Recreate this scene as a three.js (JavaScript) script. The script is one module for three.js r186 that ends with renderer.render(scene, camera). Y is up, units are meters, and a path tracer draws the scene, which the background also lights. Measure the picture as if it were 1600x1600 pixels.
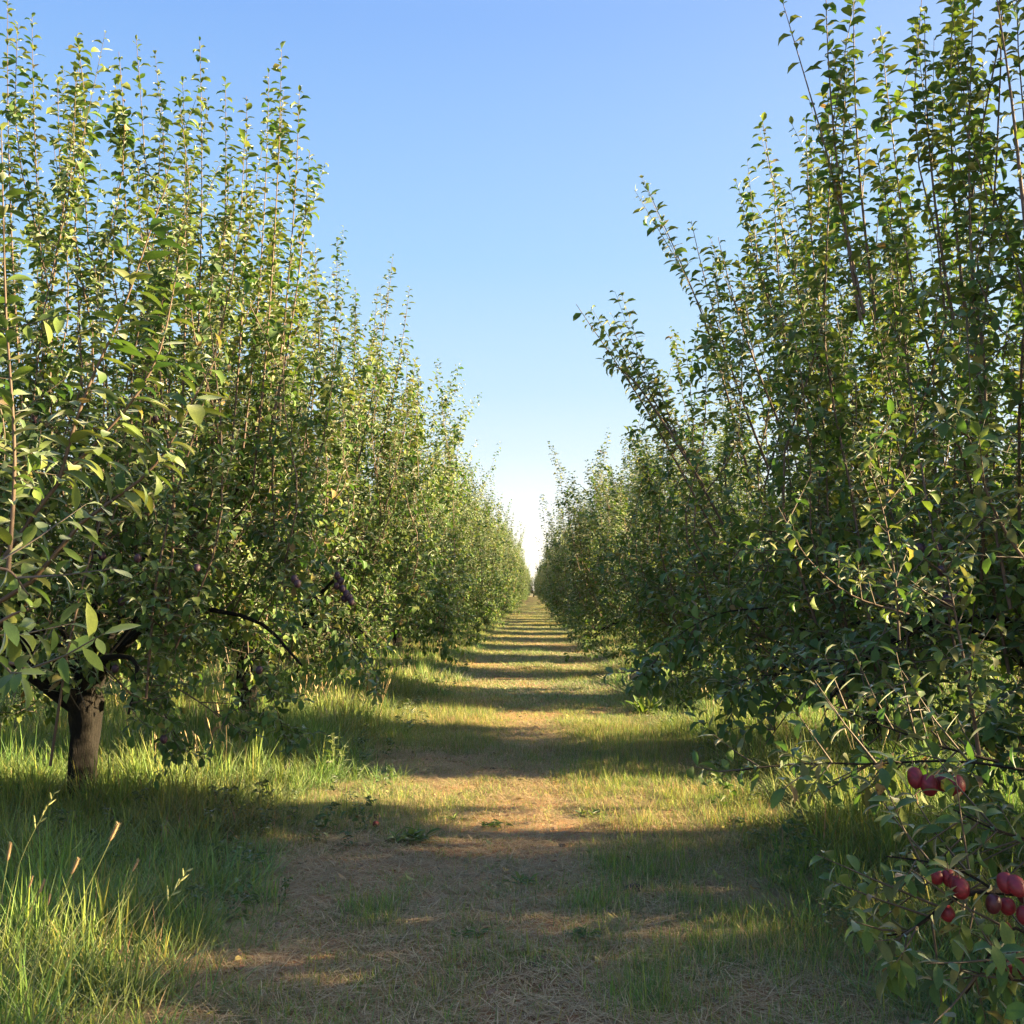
import * as THREE from 'three';

// ------------------------------------------------------------------ camera, sky, sun, exposure
const scene = new THREE.Scene();
const EYE = new THREE.Vector3(0, 1.6, 0), F = 1600;                 // F: focal length in pixels of the 1600 px photograph
const camera = new THREE.PerspectiveCamera(2 * Math.atan(800 / F) * 180 / Math.PI, 1, 0.05, 2000);
camera.position.copy(EYE);
camera.rotation.set(Math.atan(120 / F), Math.atan(32 / F), 0, 'YXZ');
camera.updateMatrixWorld(true);

const renderer = new THREE.WebGLRenderer({ antialias: true });
renderer.toneMapping = THREE.LinearToneMapping;
renderer.toneMappingExposure = 6.2;
renderer.shadowMap.enabled = true;

const SUN_EL = 16 * Math.PI / 180, SUN_AZ = -2 * Math.PI / 180;       // azimuth from +x (right of the aisle) towards -z
const sunDir = new THREE.Vector3(Math.cos(SUN_EL) * Math.cos(SUN_AZ), Math.sin(SUN_EL), -Math.cos(SUN_EL) * Math.sin(SUN_AZ));
const sun = new THREE.DirectionalLight(new THREE.Color(1, 0.76, 0.41), 5);
sun.name = 'sun';
sun.position.copy(sunDir).multiplyScalar(60);
sun.castShadow = true;
Object.assign(sun.shadow.camera, { left: -40, right: 40, top: 40, bottom: -40, near: 1, far: 150 });
sun.shadow.mapSize.set(4096, 4096);
scene.add(sun, sun.target);

{ // clear evening sky: pale at the horizon, blue above, warmer and brighter round the sun
  const W = 1024, H = 512, data = new Float32Array(W * H * 4);
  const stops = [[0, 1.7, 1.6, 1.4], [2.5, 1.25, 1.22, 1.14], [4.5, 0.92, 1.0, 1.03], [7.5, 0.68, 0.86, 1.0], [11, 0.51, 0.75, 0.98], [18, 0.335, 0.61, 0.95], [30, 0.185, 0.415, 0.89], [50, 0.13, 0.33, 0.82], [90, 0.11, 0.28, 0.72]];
  const smooth = (a, b, x) => { const t = Math.min(1, Math.max(0, (x - a) / (b - a))); return t; };
  for (let j = 0; j < H; j++) for (let i = 0; i < W; i++) {
    const el = ((j + 0.5) / H - 0.5) * Math.PI, az = ((i + 0.5) / W - 0.5) * 2 * Math.PI;
    const d = [Math.cos(az) * Math.cos(el), Math.sin(el), Math.sin(az) * Math.cos(el)];
    const e = Math.max(0, el * 180 / Math.PI);
    let k = 0; while (k < stops.length - 2 && stops[k + 1][0] < e) k++;
    const t = smooth(stops[k][0], stops[k + 1][0], e);
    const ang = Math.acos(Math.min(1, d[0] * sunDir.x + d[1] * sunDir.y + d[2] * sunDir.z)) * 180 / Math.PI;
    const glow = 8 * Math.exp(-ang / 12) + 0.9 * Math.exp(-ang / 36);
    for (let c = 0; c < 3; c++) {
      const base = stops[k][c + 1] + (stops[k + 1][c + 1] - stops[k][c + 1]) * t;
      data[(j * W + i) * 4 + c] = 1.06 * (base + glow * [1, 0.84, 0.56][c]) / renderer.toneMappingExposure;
    }
    data[(j * W + i) * 4 + 3] = 1;
  }
  const tex = new THREE.DataTexture(data, W, H, THREE.RGBAFormat, THREE.FloatType);
  tex.mapping = THREE.EquirectangularReflectionMapping;
  tex.magFilter = tex.minFilter = THREE.LinearFilter;
  tex.needsUpdate = true;
  scene.background = tex;
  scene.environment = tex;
}

// ------------------------------------------------------------------ helpers
const V = (x, y, z) => new THREE.Vector3(x, y, z);
function rng(seed) { let s = seed >>> 0; const f = () => { s = (s + 0x6d2b79f5) >>> 0; let t = Math.imul(s ^ (s >>> 15), 1 | s); t = (t + Math.imul(t ^ (t >>> 7), 61 | t)) ^ t; return ((t ^ (t >>> 14)) >>> 0) / 4294967296; }; f.r = (a, b) => a + (b - a) * f(); f.n = () => (f() + f() + f() - 1.5) / 0.75; return f; }
const hash = (x, y) => { let h = Math.imul(x | 0, 374761393) + Math.imul(y | 0, 668265263); h = Math.imul(h ^ (h >>> 13), 1274126177); return ((h ^ (h >>> 16)) >>> 0) / 4294967296; };
function noise(x, y) { const ix = Math.floor(x), iy = Math.floor(y), fx = x - ix, fy = y - iy, s = fx * fx * (3 - 2 * fx), t = fy * fy * (3 - 2 * fy); const a = hash(ix, iy), b = hash(ix + 1, iy), c = hash(ix, iy + 1), d = hash(ix + 1, iy + 1); return a + (b - a) * s + (c - a) * t + (a - b - c + d) * s * t; }
const fbm = (x, y) => noise(x, y) * 0.55 + noise(x * 2.1 + 7, y * 2.1 + 3) * 0.3 + noise(x * 4.3 + 1, y * 4.3 + 9) * 0.15;
function at(px, py, depth) {                                        // the point of the plane z = -depth that stands at a pixel of the photograph
  const d = V((px - 800) / F, (800 - py) / F, -1).applyQuaternion(camera.quaternion);
  return EYE.clone().addScaledVector(d, depth / -d.z);
}
function ground(px, py) {                                           // the point of the ground there
  const d = V((px - 800) / F, (800 - py) / F, -1).applyQuaternion(camera.quaternion);
  return EYE.clone().addScaledVector(d, EYE.y / -d.y);
}
const taken = {};
function numbered(n) { const k = taken[n] = (taken[n] ?? -1) + 1; return k ? n + '_' + String(k).padStart(3, '0') : n; }
function tag(o, label, category, group, kind) { o.userData = {}; if (label) o.userData.label = label; if (category) o.userData.category = category; if (group) o.userData.group = group; if (kind) o.userData.kind = kind; return o; }
function thing(name, label, category, p, turn = 0, group) { const g = new THREE.Group(); g.name = numbered(name); if (p) g.position.copy(p); g.rotation.y = turn; scene.add(g); return tag(g, label, category, group); }
function lit(m) { m.castShadow = m.receiveShadow = true; return m; }
function part(name, geo, mat, parent) { const m = lit(new THREE.Mesh(geo, mat)); m.name = name; parent.add(m); return m; }

class MB {                                                          // collects triangles with colours and uv into one geometry
  constructor() { this.p = []; this.n = []; this.u = []; this.c = []; this.i = []; }
  get count() { return this.p.length / 3; }
  add(tpl, m, col) {                                                // a copy of a template geometry under a matrix
    const base = this.count, P = tpl.p, N = tpl.n, e = m.elements, k = 1 / Math.hypot(e[0], e[1], e[2]);
    for (let a = 0; a < P.length; a += 3) {
      const x = P[a], y = P[a + 1], z = P[a + 2], nx = N[a], ny = N[a + 1], nz = N[a + 2];
      this.p.push(e[0] * x + e[4] * y + e[8] * z + e[12], e[1] * x + e[5] * y + e[9] * z + e[13], e[2] * x + e[6] * y + e[10] * z + e[14]);
      this.n.push((e[0] * nx + e[4] * ny + e[8] * nz) * k, (e[1] * nx + e[5] * ny + e[9] * nz) * k, (e[2] * nx + e[6] * ny + e[10] * nz) * k);
      this.c.push(col[0], col[1], col[2]);
    }
    for (const x of tpl.u) this.u.push(x);
    for (const x of tpl.i) this.i.push(x + base);
  }
  tube(pts, radii, sides, col, bump = 0, seed = 1, cap = true) {
    const base = this.count, T = V(), A = V(1, 0, 0), B = V(), q = V();
    let run = 0;
    for (let k = 0; k < pts.length; k++) {
      T.subVectors(pts[Math.min(k + 1, pts.length - 1)], pts[Math.max(k - 1, 0)]).normalize();
      A.addScaledVector(T, -A.dot(T)); if (A.lengthSq() < 1e-6) A.set(0, 0, 1).addScaledVector(T, -T.z); A.normalize();
      B.crossVectors(T, A);
      if (k) run += pts[k].distanceTo(pts[k - 1]);
      for (let s = 0; s <= sides; s++) {
        const th = s / sides * Math.PI * 2, w = 1 + bump * (noise((s % sides) * 1.7 + seed * 13, k * 0.9 + seed) - 0.5) * 2;
        q.copy(A).multiplyScalar(Math.cos(th)).addScaledVector(B, Math.sin(th));
        this.p.push(pts[k].x + q.x * radii[k] * w, pts[k].y + q.y * radii[k] * w, pts[k].z + q.z * radii[k] * w);
        this.n.push(q.x, q.y, q.z); this.u.push(s / sides * Math.max(1, Math.round(radii[0] * 12)), run * 2); this.c.push(...col);
      }
    }
    for (let k = 0; k + 1 < pts.length; k++) for (let s = 0; s < sides; s++) { const a = base + k * (sides + 1) + s, b = a + sides + 1; this.i.push(a, a + 1, b, a + 1, b + 1, b); }
    if (cap) { const l = base + (pts.length - 1) * (sides + 1); for (let s = 1; s + 1 < sides; s++) this.i.push(l, l + s, l + s + 1); }
  }
  geo(recompute) {
    const g = new THREE.BufferGeometry();
    g.setAttribute('position', new THREE.BufferAttribute(new Float32Array(this.p), 3));
    g.setAttribute('normal', new THREE.BufferAttribute(new Float32Array(this.n), 3));
    g.setAttribute('uv', new THREE.BufferAttribute(new Float32Array(this.u), 2));
    g.setAttribute('color', new THREE.BufferAttribute(new Float32Array(this.c), 3));
    g.setIndex(new THREE.BufferAttribute(new Uint32Array(this.i), 1));
    if (recompute) g.computeVertexNormals();
    return g;
  }
}

// ------------------------------------------------------------------ textures
function canvasTexture(w, h, draw, srgb = true) {
  const c = document.createElement('canvas'); c.width = w; c.height = h; draw(c.getContext('2d'), w, h);
  const t = new THREE.CanvasTexture(c); if (srgb) t.colorSpace = THREE.SRGBColorSpace; t.wrapS = t.wrapT = THREE.RepeatWrapping; t.anisotropy = 8; return t;
}
function leafTexture(seed, spots) {                                 // u across the blade, v from base to tip: paler veins, mottling, brown spots where the leaf has them
  return canvasTexture(128, 256, (g, w, h) => {
    const r = rng(seed); g.fillStyle = '#d9d9d4'; g.fillRect(0, 0, w, h);
    for (let k = 0; k < 700; k++) { const v = 190 + r() * 65 | 0; g.fillStyle = `rgba(${v},${v},${v - 12 | 0},0.25)`; g.beginPath(); g.arc(r() * w, r() * h, 2 + r() * 7, 0, 7); g.fill(); }
    g.strokeStyle = 'rgba(255,255,225,0.75)'; g.lineWidth = 3; g.beginPath(); g.moveTo(w / 2, 0); g.lineTo(w / 2, h); g.stroke();
    g.lineWidth = 1.3; g.strokeStyle = 'rgba(250,255,220,0.6)';
    for (let k = 0; k < 9; k++) for (const s of [-1, 1]) { const y = h * (0.06 + k * 0.098); g.beginPath(); g.moveTo(w / 2, y); g.quadraticCurveTo(w / 2 + s * w * 0.3, y + h * 0.05, w / 2 + s * w * 0.5, y + h * 0.14); g.stroke(); }
    for (let k = 0; k < spots; k++) { g.fillStyle = `rgba(${120 + r() * 50 | 0},${70 + r() * 40 | 0},30,${0.35 + r() * 0.4})`; g.beginPath(); const x = r() * w, y = h * (0.2 + r() * 0.8), q = 3 + r() * r() * 20; g.ellipse(x, y, q, q * (0.6 + r()), r() * 3, 0, 7); g.fill(); }
  });
}
const leafMap = leafTexture(5, 0), leafSpotMap = leafTexture(9, 16);
const barkMap = canvasTexture(256, 512, (g, w, h) => {
  const r = rng(77); g.fillStyle = '#8a8178'; g.fillRect(0, 0, w, h);
  for (let k = 0; k < 2600; k++) { const v = r() * 200 + 30 | 0, x = r() * w, y = r() * h, l = 6 + r() * 40; g.strokeStyle = `rgba(${v},${v * 0.92 | 0},${v * 0.82 | 0},0.35)`; g.lineWidth = 0.6 + r() * 3; for (const dx of [-w, 0, w]) { g.beginPath(); g.moveTo(x + dx, y); g.lineTo(x + dx + (r() - 0.5) * 8, y + l); g.stroke(); } }
  for (let k = 0; k < 90; k++) { g.fillStyle = `rgba(${150 + r() * 60 | 0},${160 + r() * 60 | 0},${130 + r() * 40 | 0},0.3)`; g.beginPath(); g.arc(r() * w, r() * h, 2 + r() * 9, 0, 7); g.fill(); }
});
const strawHue = (r) => { const k = r(); return k < 0.5 ? [196, 168, 124] : k < 0.75 ? [150, 116, 80] : k < 0.9 ? [222, 202, 162] : [128, 122, 74]; };
const thatchMap = canvasTexture(2048, 2048, (g, w, h) => {          // 4 m of bare soil under matted dead grass
  const r = rng(31); g.fillStyle = '#77543c'; g.fillRect(0, 0, w, h);
  for (let k = 0; k < 9000; k++) { const v = r(); g.fillStyle = `rgba(${60 + v * 110 | 0},${42 + v * 78 | 0},${30 + v * 52 | 0},0.35)`; g.beginPath(); g.arc(r() * w, r() * h, 1 + r() * r() * 14, 0, 7); g.fill(); }
  g.lineCap = 'round';
  for (let k = 0; k < 52000; k++) {
    const x = r() * w, y = r() * h, th = r() * 6.283, l = 10 + r() * r() * 75, b = (r() - 0.5) * 18, c = strawHue(r), d = 0.55 + r() * 0.5;
    g.strokeStyle = `rgba(${c[0] * d | 0},${c[1] * d | 0},${c[2] * d | 0},${0.45 + r() * 0.5})`; g.lineWidth = 0.8 + r() * 1.5;
    g.beginPath(); g.moveTo(x, y); g.quadraticCurveTo(x + Math.cos(th) * l / 2 - Math.sin(th) * b, y + Math.sin(th) * l / 2 + Math.cos(th) * b, x + Math.cos(th) * l, y + Math.sin(th) * l); g.stroke();
  }
});
const swardMap = canvasTexture(1024, 1024, (g, w, h) => {           // 3 m of low sward seen between the blades
  const r = rng(37); g.fillStyle = '#4f4a2a'; g.fillRect(0, 0, w, h); g.lineCap = 'round';
  for (let k = 0; k < 30000; k++) {
    const x = r() * w, y = r() * h, th = r() * 6.283, l = 6 + r() * 30, q = r(), c = q < 0.6 ? [92, 112, 48] : q < 0.8 ? [130, 124, 66] : [150, 120, 80], d = 0.5 + r() * 0.6;
    g.strokeStyle = `rgba(${c[0] * d | 0},${c[1] * d | 0},${c[2] * d | 0},0.7)`; g.lineWidth = 0.8 + r() * 1.6; g.beginPath(); g.moveTo(x, y); g.lineTo(x + Math.cos(th) * l, y + Math.sin(th) * l); g.stroke();
  }
});

// ------------------------------------------------------------------ materials
const M = {
  crown: new THREE.MeshPhysicalMaterial({ vertexColors: true, map: leafMap, roughness: 1, transmission: 0.48, thickness: 0, side: THREE.DoubleSide, clearcoat: 0.1, clearcoatRoughness: 0.42 }),
  bark: new THREE.MeshStandardMaterial({ vertexColors: true, map: barkMap, bumpMap: barkMap, bumpScale: 0.03, roughness: 0.95 }),
  shoot: new THREE.MeshStandardMaterial({ vertexColors: true, roughness: 0.7 }),
  grass: new THREE.MeshPhysicalMaterial({ vertexColors: true, roughness: 1, transmission: 0.4, thickness: 0, side: THREE.DoubleSide, clearcoat: 0.15, clearcoatRoughness: 0.5 }),
  straw: new THREE.MeshStandardMaterial({ vertexColors: true, roughness: 0.9, side: THREE.DoubleSide }),
  stalk: new THREE.MeshStandardMaterial({ color: new THREE.Color(0.12, 0.09, 0.05), roughness: 0.8 }),
  path: new THREE.MeshStandardMaterial({ vertexColors: true, map: thatchMap, bumpMap: thatchMap, bumpScale: 0.012, roughness: 1 }),
  ground: new THREE.MeshStandardMaterial({ map: swardMap, bumpMap: swardMap, bumpScale: 0.02, roughness: 1 }),
  redPlum: new THREE.MeshPhysicalMaterial({ vertexColors: true, color: new THREE.Color(0.19, 0.010, 0.020), roughness: 0.55, clearcoat: 0.12, clearcoatRoughness: 0.4 }),
  crimsonPlum: new THREE.MeshPhysicalMaterial({ vertexColors: true, color: new THREE.Color(0.075, 0.01, 0.018), roughness: 0.5, clearcoat: 0.2, clearcoatRoughness: 0.4 }),
  darkPlum: new THREE.MeshPhysicalMaterial({ vertexColors: true, color: new THREE.Color(0.05, 0.018, 0.035), roughness: 0.6, clearcoat: 0.2, clearcoatRoughness: 0.45 }),
};
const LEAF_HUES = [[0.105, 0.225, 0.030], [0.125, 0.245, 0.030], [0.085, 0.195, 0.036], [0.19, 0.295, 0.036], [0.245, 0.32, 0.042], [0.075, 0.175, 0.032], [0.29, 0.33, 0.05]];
const OLD_HUES = [[0.42, 0.37, 0.08], [0.40, 0.26, 0.09], [0.38, 0.36, 0.09], [0.21, 0.245, 0.056], [0.26, 0.26, 0.07], [0.18, 0.21, 0.06], [0.15, 0.275, 0.032], [0.18, 0.29, 0.036]];
const leafMats = [...LEAF_HUES.map((c) => [c, leafMap]), ...OLD_HUES.map((c, i) => [c, i < 3 ? leafSpotMap : leafMap])].map(([c, map]) => { const m = M.crown.clone(); m.vertexColors = false; m.clearcoat = 0.03; m.map = map; m.color.setRGB(...c); return m; });
function leafHue(r, old = 0.03) { const k = r() < old ? 7 + (r() * 3 | 0) : (r() * 6 | 0); return k; }
const hueOf = (k) => (k < 7 ? LEAF_HUES[k] : OLD_HUES[k - 7]);

// ------------------------------------------------------------------ leaf shapes, one unit long, base at the origin, tip along +z, upper face +y
function leafShape(rows, width, fold, bend, wave, seed) {
  const m = new MB(), r = rng(seed), ts = []; for (let k = 1; k <= rows; k++) ts.push(k / (rows + 1));
  const mid = (t) => { const a = bend * t, s = bend < 0.01 ? 1 : 1 / bend; return [s * (Math.cos(a) - 1) , s * Math.sin(a), a]; };
  const put = (t, side) => {
    const [y, z, a] = mid(0.1 + t * 0.9), w = side * width * Math.pow(Math.sin(Math.PI * Math.pow(t, 0.86)), 0.8) * (1 + (side ? (r() - 0.5) * wave : 0));
    const up = Math.abs(w) * fold + (side ? (r() - 0.5) * wave * 0.08 : 0), wx = w * (1 - fold * 0.25);
    m.p.push(wx, y + up * Math.cos(a), z + up * Math.sin(a)); m.n.push(0, 1, 0); m.u.push(0.5 + side * 0.5 * (w ? 0.94 : 0), t); m.c.push(1, 1, 1);
  };
  m.p.push(0, 0, 0); m.n.push(0, 1, 0); m.u.push(0.5, 0); m.c.push(1, 1, 1);                       // petiole
  for (const t of ts) { put(t, -1); put(t, 0); put(t, 1); }
  put(1, 0);
  const last = 1 + rows * 3;
  m.i.push(0, 2, 1, 0, 3, 2);
  for (let k = 0; k + 1 < rows; k++) { const a = 1 + k * 3, b = a + 3; m.i.push(a, a + 1, b, a + 1, b + 1, b, a + 1, a + 2, b + 1, a + 2, b + 2, b + 1); }
  const z = 1 + (rows - 1) * 3; m.i.push(z, z + 1, last, z + 1, z + 2, last);
  const g = m.geo(true); m.n = [...g.attributes.normal.array]; m.g = g;
  return m;
}
const LEAF0 = [], LEAF1 = [], LEAFH = [];
for (let k = 0; k < 10; k++) LEAF0.push(leafShape(2, 0.22 + 0.035 * (k % 4), 0.15 + 0.14 * (k % 5), 0.25 + 0.15 * k, 0.1, 40 + k));
for (let k = 0; k < 4; k++) LEAF1.push(leafShape(1, 0.33, 0.3 + 0.15 * (k % 3), 0.7 + 0.25 * k, 0, 60 + k));
for (let k = 0; k < 8; k++) LEAFH.push(leafShape(8, 0.175 + 0.02 * (k % 4), 0.12 + 0.12 * (k % 5), 0.15 + 0.13 * k, 0.16, 80 + k));

const _s = V(), _n = V(), _l = V(), _m = new THREE.Matrix4();
function leafMatrix(p, L, up, size, roll) {
  _l.copy(L).normalize(); _n.copy(up).addScaledVector(_l, -up.dot(_l)); if (_n.lengthSq() < 1e-5) _n.set(1, 0, 0).addScaledVector(_l, -_l.x); _n.normalize();
  _s.crossVectors(_n, _l); const c = Math.cos(roll), s = Math.sin(roll);
  const sx = _s.clone().multiplyScalar(c).addScaledVector(_n, s), nx = _n.clone().multiplyScalar(c).addScaledVector(_s, -s);
  return new THREE.Matrix4().makeBasis(sx.multiplyScalar(size), nx.multiplyScalar(size), _l.clone().multiplyScalar(size)).setPosition(p);
}

// ------------------------------------------------------------------ plum trees
const UP = V(0, 1, 0);
function curve(pts, n) { return new THREE.CatmullRomCurve3(pts, false, 'centripetal').getPoints(n); }
function along(pts, t) { const f = t * (pts.length - 1), k = Math.min(pts.length - 2, Math.floor(f)); return { p: pts[k].clone().lerp(pts[k + 1], f - k), d: pts[k + 1].clone().sub(pts[k]).normalize() }; }
function side(d, phi) { const a = V(0, 1, 0).addScaledVector(d, -d.y); if (a.lengthSq() < 1e-3) a.set(1, 0, 0).addScaledVector(d, -d.x); a.normalize(); const b = V().crossVectors(d, a); return a.multiplyScalar(Math.cos(phi)).addScaledVector(b, Math.sin(phi)); }

// The limbs, shoots, twigs and leaves of one tree, in its own axes. o: seed, lod, height, rx, rz, shoots, spurs, heroes (world polylines), at (world place)
function growTree(o) {
  const r = rng(o.seed), T = { limbs: [], shoots: [], twigs: [], leaves: [], trunk: null };
  const lean = V(r.n() * 0.05, 0, r.n() * 0.05), forkY = r.r(0.62, 0.78);
  T.trunk = { pts: curve([V(0, -0.12, 0), V(r.n() * 0.01, 0.02, 0), V(lean.x * 0.5 + r.n() * 0.015, forkY * 0.5, lean.z * 0.5), V(lean.x, forkY, lean.z), V(lean.x * 1.3, forkY + 0.3, lean.z * 1.3)], 10) };
  T.trunk.radii = T.trunk.pts.map((p, k) => [0.25, 0.19, 0.15, 0.132, 0.12, 0.116, 0.115, 0.12, 0.125, 0.105, 0.06][k] * (o.girth ?? 1));
  let zc = o.zclip; const outZ = (p) => zc && (p.z < zc[0] + r.n() * 0.05 || p.z > zc[1] + r.n() * 0.05);
  const leaf = (p, L, up, size, hue) => { if (o.clear && p.y < o.clear[4] + p.z * 0.1 && p.x - p.z * 0.43 > o.clear[0] && p.x - p.z * 0.43 < o.clear[1] && p.z > o.clear[2] && p.z < o.clear[3]) return; if (outZ(p.clone().addScaledVector(L, size * 0.7 / Math.max(0.3, L.length())))) return; T.leaves.push({ m: leafMatrix(p, L, up, size, r.n() * 0.45), p, size, hue: hue ?? (o.hues && r() < (o.hues === 1 ? 0.22 : 0.5) ? (o.hues === 2 ? 13 + (r() * 2 | 0) : 10 + (r() * 3 | 0)) : leafHue(r, o.old ?? 0.03)), k: r() * 40 | 0 }); };
  function leafy(pts, spacing, size, from = 0, sunYellow = 0) {     // leaves in a spiral along a stem, a share coloured yellower as if sunlit
    const len = pts.reduce((a, p, k) => a + (k ? p.distanceTo(pts[k - 1]) : 0), 0), n = Math.max(3, Math.round(len * (1 - from) / spacing)); let phi = r() * 6.28;
    for (let k = 0; k < n; k++) {
      if (r() < 0.13) { phi += 2.4; continue; }
      const t = from + (1 - from) * (k + 0.5 + r.n() * 0.2) / n, { p, d } = along(pts, Math.min(0.999, Math.max(0, t)));
      phi += 2.399 + r.n() * 0.35;
      const rad = side(d, phi), end = Math.min(1, 0.5 + (1 - t) * len * 4), hue = r() < sunYellow ? 3 + (r() < 0.4 ? 0 : r() < 0.5 ? 1 : 3) : undefined;
      const L = rad.clone().multiplyScalar(0.9).addScaledVector(d, 0.55 + r.n() * 0.25 + (t > 0.97 ? 1.2 : 0)); L.y -= 0.12 + r() * 0.18;
      leaf(p, L, d.clone().multiplyScalar(0.75).addScaledVector(UP, 0.55), size * end * r.r(0.65, 1.2), hue); if (r() < 0.3) { const L2 = side(d, phi + r.r(0.7, 2)).addScaledVector(d, 0.6); leaf(p, L2, UP, size * end * r.r(0.45, 0.8), hue); }
    }
  }
  function twig(p, d, len, size, n) {                                 // a short spur with a rosette of leaves
    const e = p.clone().addScaledVector(d, len), midp = p.clone().lerp(e, 0.5); midp.y -= len * 0.06 * r(); const pts = [p, midp, e];
    T.twigs.push({ pts, rad: 0.0022 + len * 0.006 });
    for (let k = 0; k < n; k++) {
      const t = 0.25 + 0.75 * Math.pow((k + r()) / n, 0.8), q = along(pts, Math.min(0.999, t)), rad = side(q.d, k * 2.399 + r() * 0.8);
      const L = rad.multiplyScalar(0.85).addScaledVector(q.d, 0.5 + (k === n - 1 ? 1 : 0)); L.y += 0.05 - r() * 0.35;
      leaf(q.p, L, UP.clone().addScaledVector(q.d, 0.25), size * r.r(0.7, 1.15));
    }
  }
  const S = o.leaf ?? 0.088, base = V(lean.x, forkY, lean.z), wood = [];
  // limbs: rising scaffold and low, drooping laterals
  const nl = o.limbs ?? 13;
  for (let k = 0; k < nl; k++) {
    const low = k % 5 > 1, az = k * 2.399 + r.n() * 0.3, ca = Math.cos(az), sa = Math.sin(az), reach = (low ? r.r(0.85, 1.0) : r.r(0.5, 0.85));
    const ex = ca * o.rx * reach, ez = sa * o.rz * reach, ey = low ? r.r(o.skirt ?? 0.62, 1.15) : r.r(1.9, 2.6), st = base.clone(); st.y += r.r(-0.1, 0.28);
    const pts = curve([st, V(lean.x + ex * 0.4, forkY + (ey - forkY) * (low ? 0.75 : 0.4) + (low ? 0.4 : 0.05) + r.n() * 0.06, lean.z + ez * 0.4), V(ex * 0.78 + r.n() * 0.08, forkY + (ey - forkY) * (low ? 1.0 : 0.72) + (low ? 0.3 : 0.1), ez * 0.78 + r.n() * 0.08), V(ex, ey, ez)], 10);
    T.limbs.push({ pts, r0: low ? 0.034 : r.r(0.05, 0.068), r1: 0.008 }); wood.push({ pts, low, w: 1.5 });
  }
  // secondary and finer branches
  const clampIn = (e) => { const k = Math.hypot(e.x / o.rx, e.z / o.rz); if (k > 1.08) { e.x *= 1.08 / k; e.z *= 1.08 / k; } e.y = Math.max((o.skirt ?? 0.62) - 0.24, e.y); if (zc) e.z = Math.max(zc[0] + 0.1, Math.min(zc[1] - 0.1, e.z)); return e; };
  const fork = (src, from, len, rad, leafyToo) => {
    const { p, d } = along(src, r.r(from, 0.98)), out = V(p.x, 0, p.z).normalize(), dir = side(d, r() * 6.28).multiplyScalar(0.8).addScaledVector(out, 0.45); dir.y += r.r(-0.45, 0.7); dir.normalize();
    const e = clampIn(p.clone().addScaledVector(dir, len)), pts = curve([p, p.clone().lerp(e, 0.5).add(V(r.n() * 0.04, 0.03 + r.n() * 0.04, r.n() * 0.04)), e], 5);
    T.twigs.push({ pts, rad }); wood.push({ pts, w: 1, low: e.y < 0.9 }); if (leafyToo) leafy(pts, 0.032, S, 0.2); return pts;
  };
  for (const L of T.limbs.slice()) for (let k = 0; k < 7; k++) { const sec = fork(L.pts, 0.25, r.r(0.45, 0.95), 0.008); for (let q = 0; q < 3; q++) fork(sec, 0.25, r.r(0.25, 0.55), 0.0045, true); }
  // water shoots
  const nsh = o.shoots;
  for (let k = 0; k < nsh; k++) {
    const w = wood[(r() * wood.length) | 0]; if (w.low && r() < 0.7) { k -= r() < 0.9 ? 1 : 0; continue; }
    const { p } = along(w.pts, r.r(0.35, 1)), lx = r.n() * 0.22 + p.x / o.rx * 0.2, lz = r.n() * 0.16 + p.z / o.rz * 0.12;
    const xe = Math.max(-o.rx * (o.reach ?? 1.02), Math.min(o.rx * (o.reach ?? 1.02), p.x + lx * 2.6)), top = Math.max(p.y + 0.7, o.height * (1 - (o.drop ?? 0.3) * (xe / o.rx) ** 2) - Math.abs(r.n()) * o.height * (o.lod ? 0.2 : 0.17) + (o.lod && r() < 0.12 ? o.height * 0.14 : 0)), h = Math.min(top - p.y, 3.5), e = V(p.x + (xe - p.x) * h / 2.6, p.y + h, p.z + lz * h);
    e.z = Math.max(-o.rz * 1.05, Math.min(o.rz * 1.05, e.z));
    if (zc) e.z = Math.max(zc[0] + 0.12, Math.min(zc[1] - 0.12, e.z));
    const wob = 0.05 + 0.022 * h, pts = curve([p, p.clone().lerp(e, 0.25).add(V(p.x * 0.07 + r.n() * wob, 0, p.z * 0.04 + r.n() * wob)), p.clone().lerp(e, 0.52).add(V(r.n() * wob, 0, r.n() * wob)), p.clone().lerp(e, 0.8).add(V(r.n() * wob * 0.7, 0, r.n() * wob * 0.7)), e], 10);
    T.shoots.push({ pts, rad: 0.003 + h * 0.0018 });
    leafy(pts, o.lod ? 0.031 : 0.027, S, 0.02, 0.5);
    for (let f = r() < 0.55 ? 1 + (r() * 2 | 0) : 0; f > 0 && h > 1.2; f--) {
      const q = along(pts, r.r(0.3, 0.8)), fl = r.r(0.35, 1.0), fe = q.p.clone().addScaledVector(q.d, fl * 0.9).addScaledVector(side(q.d, r() * 6.28).addScaledVector(UP, 0.3), fl * r.r(0.2, 0.45)), fp = curve([q.p, q.p.clone().lerp(fe, 0.5).addScaledVector(UP, -0.03), fe], 6);
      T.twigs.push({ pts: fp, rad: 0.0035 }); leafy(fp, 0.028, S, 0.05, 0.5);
    }
    for (let b = 0; b < h * (o.side ?? 6); b++) { const t = Math.pow(r(), 1.4) * 0.8 + 0.02, q = along(pts, t), dir = side(q.d, r() * 6.28).multiplyScalar(0.9).addScaledVector(q.d, 0.55).normalize(); twig(q.p, dir, r.r(0.06, 0.34) * (1.1 - t), S, 5 + (r() * 4 | 0)); }
  }
  // leafy spurs on limbs and branches
  const ns = o.spurs;
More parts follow.
